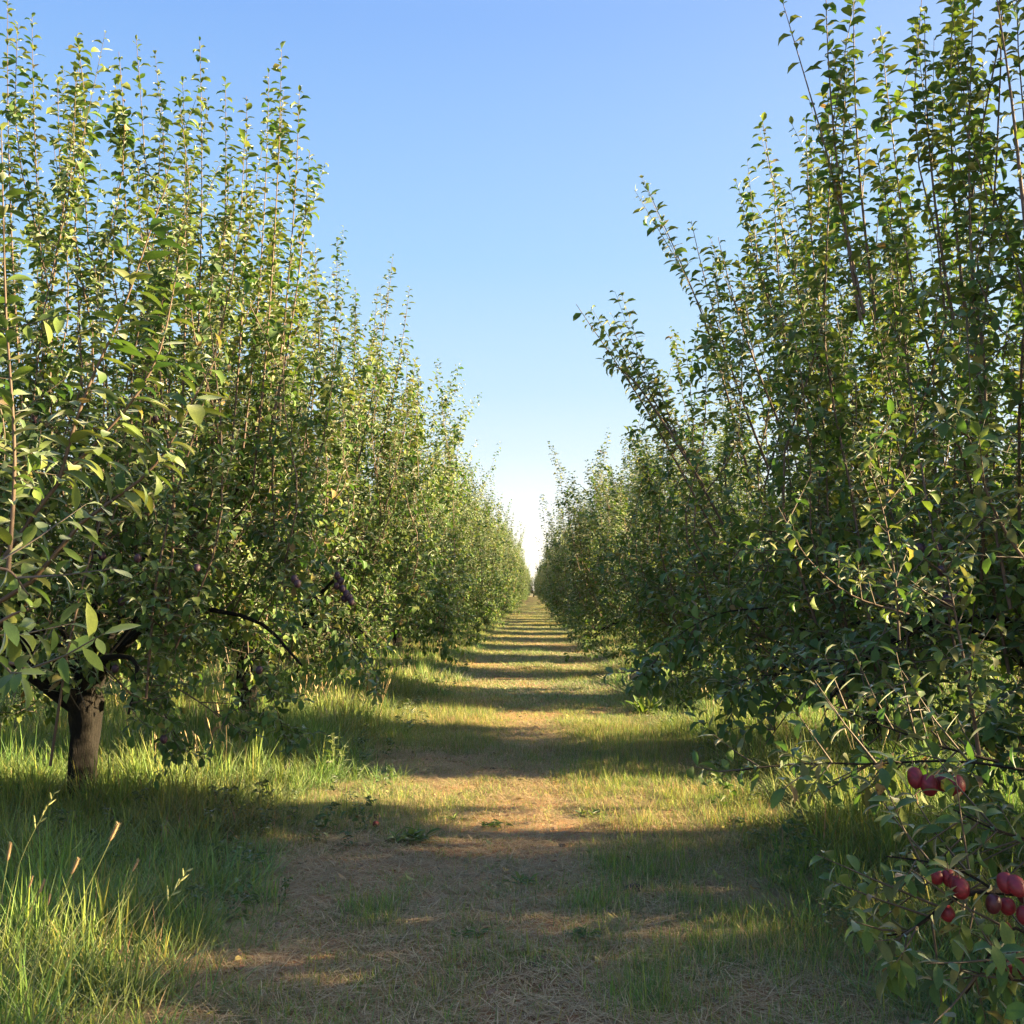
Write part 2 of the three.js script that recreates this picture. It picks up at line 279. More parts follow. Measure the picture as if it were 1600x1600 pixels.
  for (let k = 0; k < ns; k++) {
    const w = wood[(r() * wood.length) | 0], { p, d } = along(w.pts, Math.pow(r(), r() < 0.35 ? 1.4 : 0.6) * 0.99), dir = side(d, r() * 6.28); dir.y += r.r(-0.5, 0.5); dir.addScaledVector(d, 0.4).addScaledVector(V(p.x, 0, p.z).normalize(), 0.25).normalize();
    const len = r.r(0.1, 0.48), e = p.y + dir.y * len; if (e < (o.skirt ?? 0.62) - 0.24) dir.y = Math.abs(dir.y);
    twig(p, dir, len, S, 6 + (r() * 6 | 0));
  }
  zc = null;
  for (const h of o.heroes ?? []) {                                   // shoots and branches drawn from the photograph or added unseen for shade, in the world
    const pts = curve(h.pts.map((p) => p.clone().sub(o.at)), h.pts.length > 2 ? 12 : 8), arr = h.wood ? T.limbs : T.shoots;
    if (!h.wood && h.pts.length === 2) pts.forEach((p, k) => { const t = k / (pts.length - 1), a = 4 * t * (1 - t); p.x += a * (h.bow ?? 0.04) * (p.x > 0 ? 1 : -1); });
    if (h.wood) arr.push({ pts, r0: (h.rad ?? 0.012) * (h.rad > 0.0135 ? 0.8 : 0.6), r1: 0.002, hero: 1 }); else arr.push({ pts, rad: h.rad ?? 0.009, hero: 1 });
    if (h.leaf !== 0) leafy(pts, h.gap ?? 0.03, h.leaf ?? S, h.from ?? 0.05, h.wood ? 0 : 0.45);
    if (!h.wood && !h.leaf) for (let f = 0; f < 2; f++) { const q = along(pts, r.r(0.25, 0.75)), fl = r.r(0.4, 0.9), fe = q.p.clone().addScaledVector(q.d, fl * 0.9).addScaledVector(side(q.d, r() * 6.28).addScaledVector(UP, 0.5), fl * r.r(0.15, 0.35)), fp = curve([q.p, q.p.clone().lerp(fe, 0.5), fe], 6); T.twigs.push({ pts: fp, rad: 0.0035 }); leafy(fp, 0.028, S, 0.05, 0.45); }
    for (let b = 0; b < (h.twigs ?? 0); b++) { const q = along(pts, r.r(h.from ?? 0.1, 0.9)), dir = side(q.d, r() * 6.28).multiplyScalar(0.9).addScaledVector(q.d, 0.6).normalize(); twig(q.p, dir, r.r(0.08, 0.3), h.leaf ?? S, 5 + (r() * 5 | 0)); }
  }
  return T;
}
const BARK = [0.036, 0.031, 0.027], SHOOT = [0.12, 0.08, 0.058], TWIG = [0.11, 0.085, 0.06];
function buildTree(o, group) {
  const T = growTree(o), lodLeaves = o.lod ? LEAF1 : LEAF0, sides = o.lod ? 5 : 10;
  { const m = new MB(); m.tube(T.trunk.pts, T.trunk.radii, o.lod ? 8 : 18, BARK, o.lod ? 0.12 : 0.34, o.seed); part('trunk', m.geo(!o.lod), M.bark, group); }
  T.limbs.forEach((l, k) => { const m = new MB(), n = l.pts.length; m.tube(l.pts, l.pts.map((_, j) => l.r0 + (l.r1 - l.r0) * Math.pow(j / (n - 1), 0.7)), o.lod ? 5 : 8, (l.hero ? TWIG : BARK).map((c) => c * 0.95), 0.16, o.seed + k); part(l.hero ? 'branch' : 'limb', m.geo(), M.bark, group); });
  const twigs = new MB();
  const shootTube = (m, s, n) => { const c = s.pts.length; m.tube(s.pts, s.pts.map((_, j) => Math.max(0.0016, s.rad * (1 - 0.82 * j / (c - 1)))), n, SHOOT, 0, 1, false); };
  if (o.lod) for (const s of T.shoots) shootTube(twigs, { pts: s.pts.filter((_, k) => k % 3 === 0), rad: s.rad }, 3);
  else for (const s of T.shoots) { const m = new MB(); shootTube(m, s, 5); part('shoot', m.geo(), M.shoot, group); }
  const bare = (p) => o.clear && p.y < o.clear[4] + 0.06 + p.z * 0.1 && p.x - p.z * 0.43 > o.clear[0] - 0.1 && p.x - p.z * 0.43 < o.clear[1] + 0.1 && p.z > o.clear[2] && p.z < o.clear[3];   // no leafless twigs before the trunk
  T.twigs = T.twigs.filter((t) => !bare(t.pts[t.pts.length - 1]));
  for (const t of T.twigs) if (!o.lod || t.rad > 0.005) twigs.tube(t.pts, t.pts.map((_, j) => t.rad * (1 - 0.7 * j / (t.pts.length - 1))), 3, TWIG, 0, 1, false);
  const tw = part('twig_sprays', twigs.geo(), M.shoot, group); tw.userData.kind = 'stuff';
  // the leaves that show largest are single parts, the rest one crown
  let single = new Set();
  if (o.singles) {
    const seen = T.leaves.map((l, k) => { const w = l.p.clone().add(o.at), q = w.clone().project(camera), d = w.distanceTo(EYE); return { k, d: l.size / d, ok: Math.abs(q.x) < 1.02 && Math.abs(q.y) < 1.02 && q.z < 1 }; }).filter((x) => x.ok).sort((a, b) => b.d - a.d).slice(0, o.singles);
    single = new Set(seen.map((x) => x.k));
  }
  const crown = new MB(), r = rng(o.seed + 999);
  T.leaves.forEach((l, k) => {
    const e = l.m.elements;
    if (single.has(k)) { const m = part('leaf', LEAFH[l.k % LEAFH.length].g, leafMats[l.hue], group); l.m.decompose(m.position, m.quaternion, m.scale); return; }
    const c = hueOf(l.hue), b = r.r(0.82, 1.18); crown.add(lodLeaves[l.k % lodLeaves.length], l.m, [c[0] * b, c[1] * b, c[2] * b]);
  });
  const cm = part('crown', crown.geo(), M.crown, group); cm.userData.kind = 'stuff';
  T.count = T.leaves.length; if (globalThis.__count) console.log(o.seed, T.leaves.length);
  return T;
}
const plumGeo = (() => { const g = new THREE.SphereGeometry(0.5, 20, 14), p = g.attributes.position, c = [];
  for (let k = 0; k < p.count; k++) { let x = p.getX(k), y = p.getY(k), z = p.getZ(k); const seam = Math.max(0, 1 - Math.abs(Math.atan2(x, z)) * 3.2), dip = Math.pow(Math.max(0, y * 2), 14) * 0.07; x *= 0.94; z *= 0.94 * (1 - 0.07 * seam * (0.3 + (1 - 4 * y * y) * 0.7)); p.setXYZ(k, x, y * 1.1 - dip, z); const b = 0.55 + 0.8 * fbm(x * 9 + 3, y * 9 + z * 7) + (noise(x * 60, y * 60 + z * 37) > 0.86 ? 0.5 : 0); c.push(b, b * (0.9 + 0.25 * noise(z * 11, y * 11)), b); }
  g.setAttribute('color', new THREE.BufferAttribute(new Float32Array(c), 3)); g.computeVertexNormals(); return g; })();
const stalkGeo = new THREE.CylinderGeometry(0.03, 0.035, 0.4, 5).translate(0, 0.7, 0);
function plums(list, group, mat, o) {                               // [pixel x, pixel y, depth, diameter]
  list.forEach(([px, py, d, s], k) => { const r = rng(k * 31 + px), p = at(px, py, d - 0.06).sub(o); const m = part('plum', plumGeo, mat === M.redPlum && r() < 0.22 ? M.crimsonPlum : mat, group); m.position.copy(p); m.scale.set(s * r.r(0.9, 1.04), s * r.r(0.95, 1.1), s * r.r(0.9, 1.04)); m.rotation.set(r.n() * 0.4, r() * 6, r.n() * 0.4); part('stalk', stalkGeo, M.stalk, m); });
}

const ROW_L = -3.35, ROW_R = 3.25, STEP = 4.3, L1 = -7.75, R1 = -5.75, R2 = -9.8;
const hero = (depth, list, more = {}) => ({ pts: list.map(([x, y, d]) => at(x, y, d ?? depth)), ...more });

function nearTree(label, x, z, o) {
  const p = V(x, 0, z), g = thing('plum_tree', label, 'tree', p, 0, 'plum trees along the aisle');
  buildTree({ height: 5.4, rx: 2.05, rz: 1.55, shoots: 105, spurs: 1000, at: p, singles: 300, ...o }, g);
  return g;
}
// left row, nearest tree: its trunk is outside the frame, its long shoots cross the left edge
const L0g = nearTree('plum tree cut by the left edge, its big-leaved near shoots slanting up', ROW_L, L1 + STEP, { seed: 11, rx: 1.35, rz: 0.95, height: 4.6, shoots: 40, spurs: 420, limbs: 8, old: 0.06, leaf: 0.086, hues: 2, heroes: [
  hero(2.9, [[-60, 950], [0, 884], [41, 819], [90, 757], [106, 700], [131, 622], [165, 545], [187, 500], [225, 390], [262, 285]], { rad: 0.0085, leaf: 0.098, gap: 0.013, from: 0.02 }),
  hero(2.9, [[-40, 960], [50, 908], [125, 819], [219, 750], [262, 700], [294, 640], [345, 545]], { rad: 0.008, leaf: 0.098, gap: 0.013, from: 0.02 }),
  hero(3.1, [[90, 745], [131, 712], [175, 665], [219, 609], [250, 547], [268, 470], [280, 400]], { rad: 0.007, leaf: 0.094, gap: 0.013, from: 0.02 }),
  hero(2.8, [[12, 905], [20, 800], [23, 720], [20, 640], [10, 500], [5, 330], [2, 200]], { rad: 0.007, leaf: 0.088, gap: 0.017, from: 0.02 }),
  hero(2.1, [[-90, 1000], [-30, 990], [20, 960], [55, 950]], { rad: 0.007, leaf: 0.07, gap: 0.02, from: 0.02, twigs: 2 }),
  hero(2.1, [[-90, 1020], [-20, 1030], [30, 1040], [48, 1050]], { rad: 0.007, leaf: 0.07, gap: 0.02, from: 0.02, twigs: 2 }),
  hero(2.3, [[-60, 900], [10, 890], [45, 930]], { rad: 0.006, leaf: 0.066, gap: 0.02, from: 0.02, twigs: 2 }),
] });
plums([[14, 1000, 2.3, 0.03]], L0g, M.darkPlum, L0g.position);
// left row, first tree with its trunk in view
const L1g = nearTree('first plum tree on the left with its whole dark trunk in view', ROW_L, L1, { seed: 22, girth: 0.88, clear: [-0.75, 0.26, -0.5, 2.4, 0.8], height: 5.4, shoots: 150, spurs: 1250, heroes: [
  hero(7.3, [[395, 760], [440, 68]]), hero(7.4, [[420, 700], [468, 135]]), hero(7.1, [[430, 640], [484, 235]]), hero(7.6, [[380, 700], [420, 112]]), hero(7.6, [[300, 700], [312, 62]]), hero(7.4, [[330, 700], [352, 125]]),
  hero(7.5, [[235, 700], [213, 62]]), hero(7.5, [[262, 700], [250, 130]]), hero(7.6, [[170, 700], [123, 70]]), hero(7.3, [[90, 700], [50, 25]]), hero(7.1, [[40, 700], [12, 0]]), hero(7.3, [[280, 720], [285, 120]]), hero(7.3, [[360, 720], [385, 150]]),
  hero(7.2, [[205, 690], [180, 130]]), hero(7.2, [[130, 690], [90, 120]]), hero(7.0, [[200, 1040], [240, 1090], [268, 1135], [285, 1185]], { wood: 1, rad: 0.007, gap: 0.025, twigs: 16 }), hero(7.0, [[380, 1010], [418, 1070], [438, 1125], [448, 1175]], { wood: 1, rad: 0.007, gap: 0.025, twigs: 16 }), hero(7.1, [[470, 960], [530, 985], [575, 1030], [600, 1085]], { wood: 1, rad: 0.007, gap: 0.025, twigs: 16 }),
] });
plums([[105, 625, 6.6, 0.05], [118, 622, 6.65, 0.052], [232, 624, 6.6, 0.05], [243, 655, 6.5, 0.048], [55, 655, 6.6, 0.052], [16, 648, 6.6, 0.05], [215, 872, 6.2, 0.05], [145, 872, 6.3, 0.055], [160, 869, 6.35, 0.055], [308, 887, 6.1, 0.046], [405, 1047, 6.3, 0.05], [256, 1155, 6.6, 0.05], [465, 912, 6.4, 0.05], [460, 905, 6.45, 0.05], [190, 940, 6.4, 0.052], [180, 1045, 6.4, 0.05],
  [527, 900, 7.0, 0.05], [532, 908, 7.02, 0.052], [526, 916, 7.0, 0.05], [535, 920, 7.0, 0.05], [541, 928, 7.0, 0.052], [538, 936, 7.02, 0.05], [546, 934, 7.0, 0.05], [549, 940, 7.0, 0.05]], L1g, M.darkPlum, L1g.position);
nearTree('second plum tree on the left, just behind the one with the visible trunk', ROW_L, L1 - STEP, { seed: 33, leaf: 0.086, shoots: 120, drop: 0.2, heroes: [
  hero(11.5, [[505, 700], [527, 370]]), hero(11.3, [[560, 720], [614, 398]]), hero(11.2, [[585, 740], [640, 448]]), hero(11.4, [[550, 720], [590, 450]]), hero(11.4, [[480, 720], [492, 400]]), hero(11.3, [[540, 720], [555, 450]]), hero(11, [[600, 800], [650, 560]]),
] });
// right row
const R0g = nearTree('plum tree cut by the right edge with clusters of ripe red plums on low branches', ROW_R, -1.7, { seed: 44, zclip: [-1.75, 1.8], rx: 1.5, rz: 1.5, height: 4.8, shoots: 46, spurs: 520, limbs: 8, old: 0.07, leaf: 0.072, hues: 1, heroes: [
  hero(2.9, [[1680, 1215], [1600, 1203], [1509, 1190], [1430, 1190], [1353, 1194], [1275, 1192], [1180, 1200], [1150, 1205]], { wood: 1, rad: 0.0075, leaf: 0.062, gap: 0.03, from: 0.12, twigs: 20 }),
  hero(3.0, [[1560, 1190], [1500, 1175], [1431, 1153], [1350, 1122], [1306, 1104]], { wood: 1, rad: 0.008, leaf: 0.058, gap: 0.035, from: 0.1, twigs: 12 }),
  hero(2.45, [[1700, 1400], [1600, 1396], [1530, 1393], [1490, 1405], [1450, 1435], [1420, 1455], [1385, 1462]], { wood: 1, rad: 0.014, leaf: 0.062, gap: 0.035, from: 0.25, twigs: 10 }),
  hero(2.5, [[1560, 1395], [1500, 1360], [1440, 1345], [1385, 1338]], { wood: 1, rad: 0.006, leaf: 0.058, gap: 0.03, from: 0.1, twigs: 10 }),
  hero(2.4, [[1700, 1560], [1640, 1500], [1590, 1450], [1560, 1470], [1530, 1520], [1505, 1560]], { wood: 1, rad: 0.009, leaf: 0.062, gap: 0.032, from: 0.1, twigs: 10 }),
  { pts: [V(3.1, 0.7, -2.1), V(2.7, 0.95, -2.7), V(2.4, 0.85, -3.3)], wood: 1, rad: 0.012, gap: 0.03, twigs: 26 }, { pts: [V(3.0, 0.8, -2.2), V(2.2, 1.05, -2.6), V(1.75, 0.8, -3.0)], wood: 1, rad: 0.012, gap: 0.03, twigs: 26 },  // with the three sets below: unseen low branches added to shade the path
  ...Array.from({ length: 12 }, (_, j) => { const q = rng(970 + j), z = -3.45 - j * 0.075; return { pts: [V(q.r(3.2, 3.7), q.r(0.7, 1.0), Math.max(-3.3, z)), V(q.r(2.8, 3.1), q.r(0.6, 1.15), z), V(q.r(2.2, 2.6), q.r(0.35, 1.05), z + q.n() * 0.08)], wood: 1, rad: 0.008, gap: 0.02, twigs: 44 }; }),
  ...Array.from({ length: 8 }, (_, j) => { const q = rng(950 + j), z = -3.0 - j * 0.18; return { pts: [V(q.r(3.2, 3.7), 0.7, Math.max(-3.2, z)), V(q.r(2.7, 3), q.r(0.55, 0.75), z), V(q.r(2.2, 2.5), q.r(0.25, 0.45), z + q.n() * 0.1)], wood: 1, rad: 0.008, gap: 0.022, twigs: 40 }; }),
  ...Array.from({ length: 9 }, (_, j) => { const q = rng(900 + j), z = -2.6 - j * 0.2; return { pts: [V(q.r(3, 3.6), 0.7, Math.max(-3.2, z)), V(q.r(2.7, 3), q.r(0.95, 1.2), z), V(q.r(2, 2.5), q.r(0.55, 1.1), z + q.n() * 0.15)], wood: 1, rad: 0.009, gap: 0.022, twigs: 40 }; }),
  hero(2.3, [[1700, 1480], [1640, 1520], [1580, 1530], [1540, 1480]], { wood: 1, rad: 0.007, leaf: 0.062, gap: 0.035, from: 0.1, twigs: 7 }),
  hero(2.6, [[1680, 1330], [1600, 1310], [1540, 1290], [1490, 1265]], { wood: 1, rad: 0.007, leaf: 0.058, gap: 0.035, from: 0.1, twigs: 10 }),
  hero(3.3, [[1530, 1180], [1515, 1080], [1498, 990], [1480, 900], [1455, 830]], { rad: 0.007, leaf: 0.062, gap: 0.022, from: 0.1, twigs: 18 }),
  hero(3.2, [[1660, 940], [1590, 860], [1550, 790], [1520, 700], [1500, 650]], { rad: 0.007, leaf: 0.064, gap: 0.022, from: 0.1, twigs: 14 }),
  hero(3.3, [[1680, 700], [1620, 500], [1600, 330], [1580, 150], [1555, -20]], { rad: 0.011, leaf: 0.062, gap: 0.04, from: 0.1 }),
] });
plums([[1430, 1215, 2.88, 0.05], [1452, 1226, 2.86, 0.052], [1474, 1222, 2.9, 0.048], [1493, 1227, 2.84, 0.056], [1463, 1370, 2.46, 0.034], [1482, 1371, 2.46, 0.036], [1493, 1379, 2.44, 0.038], [1501, 1388, 2.42, 0.042], [1480, 1427, 2.45, 0.036], [1571, 1379, 2.42, 0.042], [1588, 1384, 2.4, 0.045], [1604, 1400, 2.44, 0.044], [1552, 1412, 2.42, 0.04], [1574, 1416, 2.44, 0.038], [1602, 1430, 2.4, 0.04], [1571, 1452, 2.42, 0.03], [1569, 1512, 2.4, 0.036], [1602, 1516, 2.4, 0.042], [1584, 1490, 2.5, 0.036]], R0g, M.redPlum, R0g.position);
const R1g = nearTree('first full plum tree on the right, spreading, with long shoots leaning out over the aisle', ROW_R, R1, { seed: 55, skirt: 0.95, rx: 2.1, rz: 1.72, zclip: [-1.72, 1.4], leaf: 0.086, height: 5.7, shoots: 112, spurs: 950, heroes: [
  hero(5.0, [[1350, 490], [1300, 270], [1222, 0]], { gap: 0.045 }), hero(5.0, [[1345, 500], [1290, -40]], { gap: 0.042 }), hero(5.2, [[1370, 500], [1335, -30]]), hero(6.3, [[1170, 740], [1100, 500], [1010, 290]]), hero(6.4, [[1200, 730], [1080, 345]]), hero(6.2, [[1235, 700], [1122, 370]]),
  hero(6.6, [[1120, 840], [1010, 640], [900, 475]]), hero(6.6, [[1130, 820], [1030, 640], [945, 495]]), hero(6.6, [[1120, 800], [1015, 560]]), hero(6.6, [[1290, 600], [1190, 180]]), hero(6.4, [[1270, 640], [1157, 312]]), hero(5.0, [[1490, 500], [1445, 20]]), hero(5.0, [[1510, 500], [1490, -20]]), hero(4.8, [[1530, 600], [1525, -40]]), hero(6.4, [[1250, 680], [1210, 270]]), hero(6.2, [[1300, 600], [1260, 180]]), hero(6.4, [[1100, 760], [985, 590], [940, 560]]),
  hero(3.95, [[1405, 1000], [1398, 900], [1375, 780], [1335, 672]], { rad: 0.0055, leaf: 0.064, gap: 0.017, twigs: 14 }), hero(4.3, [[1420, 960], [1330, 930], [1260, 870], [1215, 790]], { rad: 0.0055, leaf: 0.066, gap: 0.024, twigs: 8 }),
  { pts: [V(3.1, 0.7, -5.4), V(2.8, 0.95, -4.7), V(2.5, 0.8, -3.9)], wood: 1, rad: 0.012, gap: 0.03, twigs: 30 }, { pts: [V(3.2, 0.75, -5.3), V(3.3, 1.05, -4.6), V(3.3, 0.85, -3.8)], wood: 1, rad: 0.012, gap: 0.03, twigs: 30 }, { pts: [V(2.9, 0.7, -5.6), V(2.2, 0.9, -5.0), V(1.8, 0.6, -4.5)], wood: 1, rad: 0.012, gap: 0.03, twigs: 30 },  // low branches added to keep the sun off the near path
  hero(5.2, [[1350, 1020], [1250, 1050], [1170, 1060], [1120, 1090]], { wood: 1, rad: 0.008, gap: 0.022, twigs: 30 }), hero(5.6, [[1200, 950], [1120, 960], [1040, 1010], [1010, 1060]], { wood: 1, rad: 0.008, gap: 0.022, twigs: 30 }),
] });
plums([[1437, 857, 4.9, 0.05], [1447, 862, 4.9, 0.052], [1466, 855, 4.95, 0.045], [1471, 891, 4.7, 0.045], [1480, 938, 4.7, 0.052]], R1g, M.darkPlum, R1g.position);
nearTree('second plum tree on the right, behind the spreading first one', ROW_R, R2, { seed: 66, leaf: 0.088, rx: 2.15, rz: 1.75, zclip: [-2.2, 1.25], shoots: 110 });

// the rest of the two rows and the neighbouring rows: copies of four trees with simpler leaves
const far = [71, 72, 73, 74].map((seed) => { const g = new THREE.Group(); buildTree({ seed, lod: 1, height: 5.2, rx: 2.35, rz: 1.55, zclip: [-1.75, 1.75], reach: 1.14, drop: 0.22, shoots: 110, spurs: 750, leaf: 0.09, limbs: 11, side: 4, at: V(0, 0, 0) }, g); return g; });
const ORD = ['third', 'fourth', 'fifth', 'sixth', 'seventh', 'eighth', 'ninth', 'tenth', 'eleventh', 'twelfth'];
{
  const r = rng(4242);
  const plant = (k, x, z, label, group, s = 1) => {
    const o = far[(k + (x > 0 ? 2 : 0)) % 4].clone(); o.name = numbered('plum_tree'); o.position.set(x + r.n() * 0.1, 0, z + r.n() * 0.12); o.rotation.y = (r() < 0.5 ? 0 : Math.PI) + r.n() * 0.16; o.scale.setScalar(s * r.r(0.94, 1.06)); o.scale.y *= r.r(0.94, 1.08); o.scale.y *= x > 0 && x < 5 && z < -12 ? 0.91 : x < 0 && x > -5 ? 1.06 : 1; o.scale.x *= 1.06; o.scale.z *= x > 5 ? 0.6 : x > 0 ? 0.98 : 1;
    tag(o, label, 'tree', group); scene.add(o);
  };
  for (let k = 2; k < 46; k++) {
    const shared = k - 2 >= ORD.length;
    plant(k, ROW_L, L1 - STEP * k, shared ? 'far plum tree of the left row where the rows close towards the vanishing point' : ORD[k - 2] + ' plum tree of the left row counted from the one with the visible trunk', shared ? 'far plum trees of the left row' : 'plum trees along the aisle');
    plant(k + 1, ROW_R, R2 - 5.0 - 4.25 * (k - 2), shared ? 'far plum tree of the right row where the rows close towards the vanishing point' : ORD[k - 2] + ' plum tree of the right row counted from the spreading one', shared ? 'far plum trees of the right row' : 'plum trees along the aisle');
  }
  for (let k = -1; k < 16; k++) {
    plant(k + 5, ROW_R + 6.5, (k === -1 ? -1.7 : k === 0 ? R1 : k === 1 ? R2 : R2 - 5.0 - (k - 2) * 4.25) + 0.22, 'plum tree of the next row seen through the gaps under the right row', 'plum trees of the next row on the right');
    if (k > 0) plant(k + 4, ROW_L - 6.5, L1 - STEP * (k - 1), 'plum tree of the next row seen through the gaps under the left row', 'plum trees of the next row on the left');
  }
  { const z = -3.95; plant(7, ROW_R + 6.5, z, 'unseen small plum tree added in the next row on the right to shade the near path', 'plum trees of the next row on the right', 0.75); scene.children[scene.children.length - 1].scale.z = 0.95; }  // unseen tree off the planting grid, added to shade the foreground
  for (let k = 0; k < 9; k++) plant(k, -9 + k * 2.3, -200 - r() * 4, 'tree closing the far end of the aisle', 'trees closing the far end of the aisle', 0.95);
}

// ------------------------------------------------------------------ ground and path
{
  const m = new MB(), n = 2, half = 700; for (let j = 0; j <= n; j++) for (let i = 0; i <= n; i++) { m.p.push((i / n - 0.5) * 2 * half, 0, (j / n - 0.5) * 2 * half); m.n.push(0, 1, 0); m.u.push((i / n) * half * 2 / 3, (j / n) * half * 2 / 3); m.c.push(1, 1, 1); }
  for (let j = 0; j < n; j++) for (let i = 0; i < n; i++) { const a = j * (n + 1) + i, b = a + n + 1; m.i.push(a, b, a + 1, a + 1, b, b + 1); }
  const g = lit(new THREE.Mesh(m.geo(), M.ground)); g.name = 'ground'; scene.add(g); tag(g, 'grassy orchard floor under the tree rows', 'ground', null, 'structure');
}
const PATCHES = [[590, 1430, 0.22, 1], [655, 1385, 0.15, 0.8], [940, 1350, 0.12, 0.7], [935, 1420, 0.13, 0.8], [1030, 1362, 0.16, 0.8], [1190, 1440, 0.25, 0.8], [1150, 1500, 0.2, 0.7], [1240, 1490, 0.22, 0.8], [560, 1275, 0.12, 0.7], [700, 1170, 0.4, 0.6], [1010, 1160, 0.5, 0.6], [850, 1180, 0.4, 0.5], [330, 1560, 0.25, 0.6], [660, 1560, 0.12, 0.5], [1000, 1570, 0.2, 0.6], [820, 1500, 0.12, 0.5]].map(([px, py, s, a]) => { const p = ground(px, py); return [p.x, p.z, s, a]; });
const greenAt = (x, z) => { const f = fbm(x * 1.3 + 40, z * 0.55 + 11), mid = Math.exp(-(((x - 0.42) / 0.22) ** 2)) * 0.18, edge = Math.max(0, Math.abs(x) - 0.75) * 0.42; return Math.min(1, Math.max(0, (f - 0.5) * 1.9 + mid + edge * 0.75 + 0.24 * Math.min(1, Math.max(0, (-z - 6.4) / 3)) + (z > -13 ? PATCHES.reduce((a, [u, v, s, k]) => a + k * Math.exp(-((x - u) ** 2 + (z - v) ** 2) / (s * s)), 0) : 0))); };
{
  const zs = []; for (let z = 1; z > -9; z -= 0.12) zs.push(z); for (let z = -9; z > -40; z -= 0.4) zs.push(z); for (let z = -40; z > -230; z -= 4) zs.push(z);
  const nx = 30, m = new MB();
  for (const z of zs) for (let i = 0; i <= nx; i++) {
    const t = i / nx * 2 - 1, w = 1.62 + (noise(t > 0 ? 5 : 9, z * 0.9) - 0.5) * 0.35, x = t * w - 0.03;
    m.p.push(x, 0.004 + (z > -40 ? Math.max(0, (fbm(x * 2.2, z * 2.2) - 0.3)) * 0.035 * (1 - t ** 6) : 0.003), z); m.n.push(0, 1, 0); m.u.push(x / 4, z / 4);
    const f = fbm(x * 0.9 + 3, z * 0.7), g = Math.min(1, greenAt(x, z) + Math.min(0.6, Math.max(0, (-z - 9) / 40))), b = 0.78 + 0.5 * f, soil = Math.max(0, fbm(x * 1.4 + 70, z * 1.4 + 20) - 0.42) * 2.6;
    const c = [1.85 * b, 1.68 * b, 1.46 * b]; c[0] *= 1 - soil * 0.55; c[1] *= 1 - soil * 0.64; c[2] *= 1 - soil * 0.68;
    m.c.push(c[0] * (1 - g * 0.5), c[1] * (1 - g * 0.1), c[2] * (1 - g * 0.5));
  }
  for (let j = 0; j + 1 < zs.length; j++) for (let i = 0; i < nx; i++) { const a = j * (nx + 1) + i, b = a + nx + 1; m.i.push(a, a + 1, b, a + 1, b + 1, b); }
  const g = lit(new THREE.Mesh(m.geo(true), M.path)); g.name = 'path'; scene.add(g); tag(g, 'worn path of bare soil and matted dry grass down the aisle', 'path', null, 'structure');
}

// ------------------------------------------------------------------ grass
function blade(m, p, dir, len, width, droop, col, tipCol, segs = 3) {
  const az = Math.atan2(dir.z, dir.x), s = V(-Math.sin(az), 0, Math.cos(az)), base = m.count, q = p.clone(), d = dir.clone().normalize();
  for (let k = 0; k <= segs; k++) {
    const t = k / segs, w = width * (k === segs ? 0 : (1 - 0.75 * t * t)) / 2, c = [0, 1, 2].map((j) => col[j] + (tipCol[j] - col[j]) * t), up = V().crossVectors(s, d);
    const n = up.normalize();
    if (k === segs) { m.p.push(q.x, q.y, q.z); m.n.push(n.x, n.y, n.z); m.u.push(0.5, 1); m.c.push(...c); } else for (const e of [-1, 1]) { m.p.push(q.x + s.x * w * e, q.y, q.z + s.z * w * e); m.n.push(n.x + s.x * e * 0.3, n.y, n.z + s.z * e * 0.3); m.u.push(e, t); m.c.push(...c); }
    q.addScaledVector(d, len / segs); d.y -= droop * (0.5 + t); d.normalize(); if (q.y < 0.006) q.y = 0.006;
  }
  for (let k = 0; k < segs; k++) { const a = base + k * 2; if (k === segs - 1) m.i.push(a, a + 1, a + 2); else m.i.push(a, a + 1, a + 2, a + 1, a + 3, a + 2); }
}
const GREEN = [[0.13, 0.24, 0.042], [0.165, 0.275, 0.045], [0.10, 0.21, 0.05], [0.25, 0.32, 0.052]], DRY = [[0.50, 0.37, 0.20], [0.40, 0.28, 0.16], [0.58, 0.46, 0.28]];
function tuft(seed, n, spread, len, width, droop, dry) {
  const m = new MB(), r = rng(seed);
  for (let k = 0; k < n; k++) {
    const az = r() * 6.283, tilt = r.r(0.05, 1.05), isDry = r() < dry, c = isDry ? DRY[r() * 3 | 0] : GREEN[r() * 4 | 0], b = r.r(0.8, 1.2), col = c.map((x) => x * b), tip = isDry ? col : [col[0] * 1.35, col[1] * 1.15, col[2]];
    blade(m, V(r.n() * spread, -0.01, r.n() * spread), V(Math.cos(az) * tilt, 1, Math.sin(az) * tilt), len * r.r(0.45, 1.1), width * r.r(0.6, 1.2), droop * r.r(0.3, 1.3), col, tip);
  }
  return m.geo();
}
function stalkTuft(seed, n, spread, len) {                            // flowering grass: thin stems with slender heads
  const m = new MB(), r = rng(seed);
  for (let k = 0; k < n; k++) {
    const az = r() * 6.283, tilt = r.r(0.03, 0.4), p = V(r.n() * spread, -0.01, r.n() * spread), l = len * r.r(0.6, 1.1), c = DRY[r() * 3 | 0], e = p.clone().add(V(Math.cos(az) * tilt * l, l, Math.sin(az) * tilt * l)), mid = p.clone().lerp(e, 0.55); mid.y += l * 0.04;
    m.tube([p, mid, e], [0.0016, 0.0013, 0.001], 3, c, 0, 1, false);
    const d = e.clone().sub(mid).normalize(); m.tube([e, e.clone().addScaledVector(d, 0.02), e.clone().addScaledVector(d, 0.05), e.clone().addScaledVector(d, 0.075)], [0.0015, 0.005, 0.0045, 0.001], 4, c.map((x) => x * 0.95), 0, 1, false);
  }
  return m.geo();
}
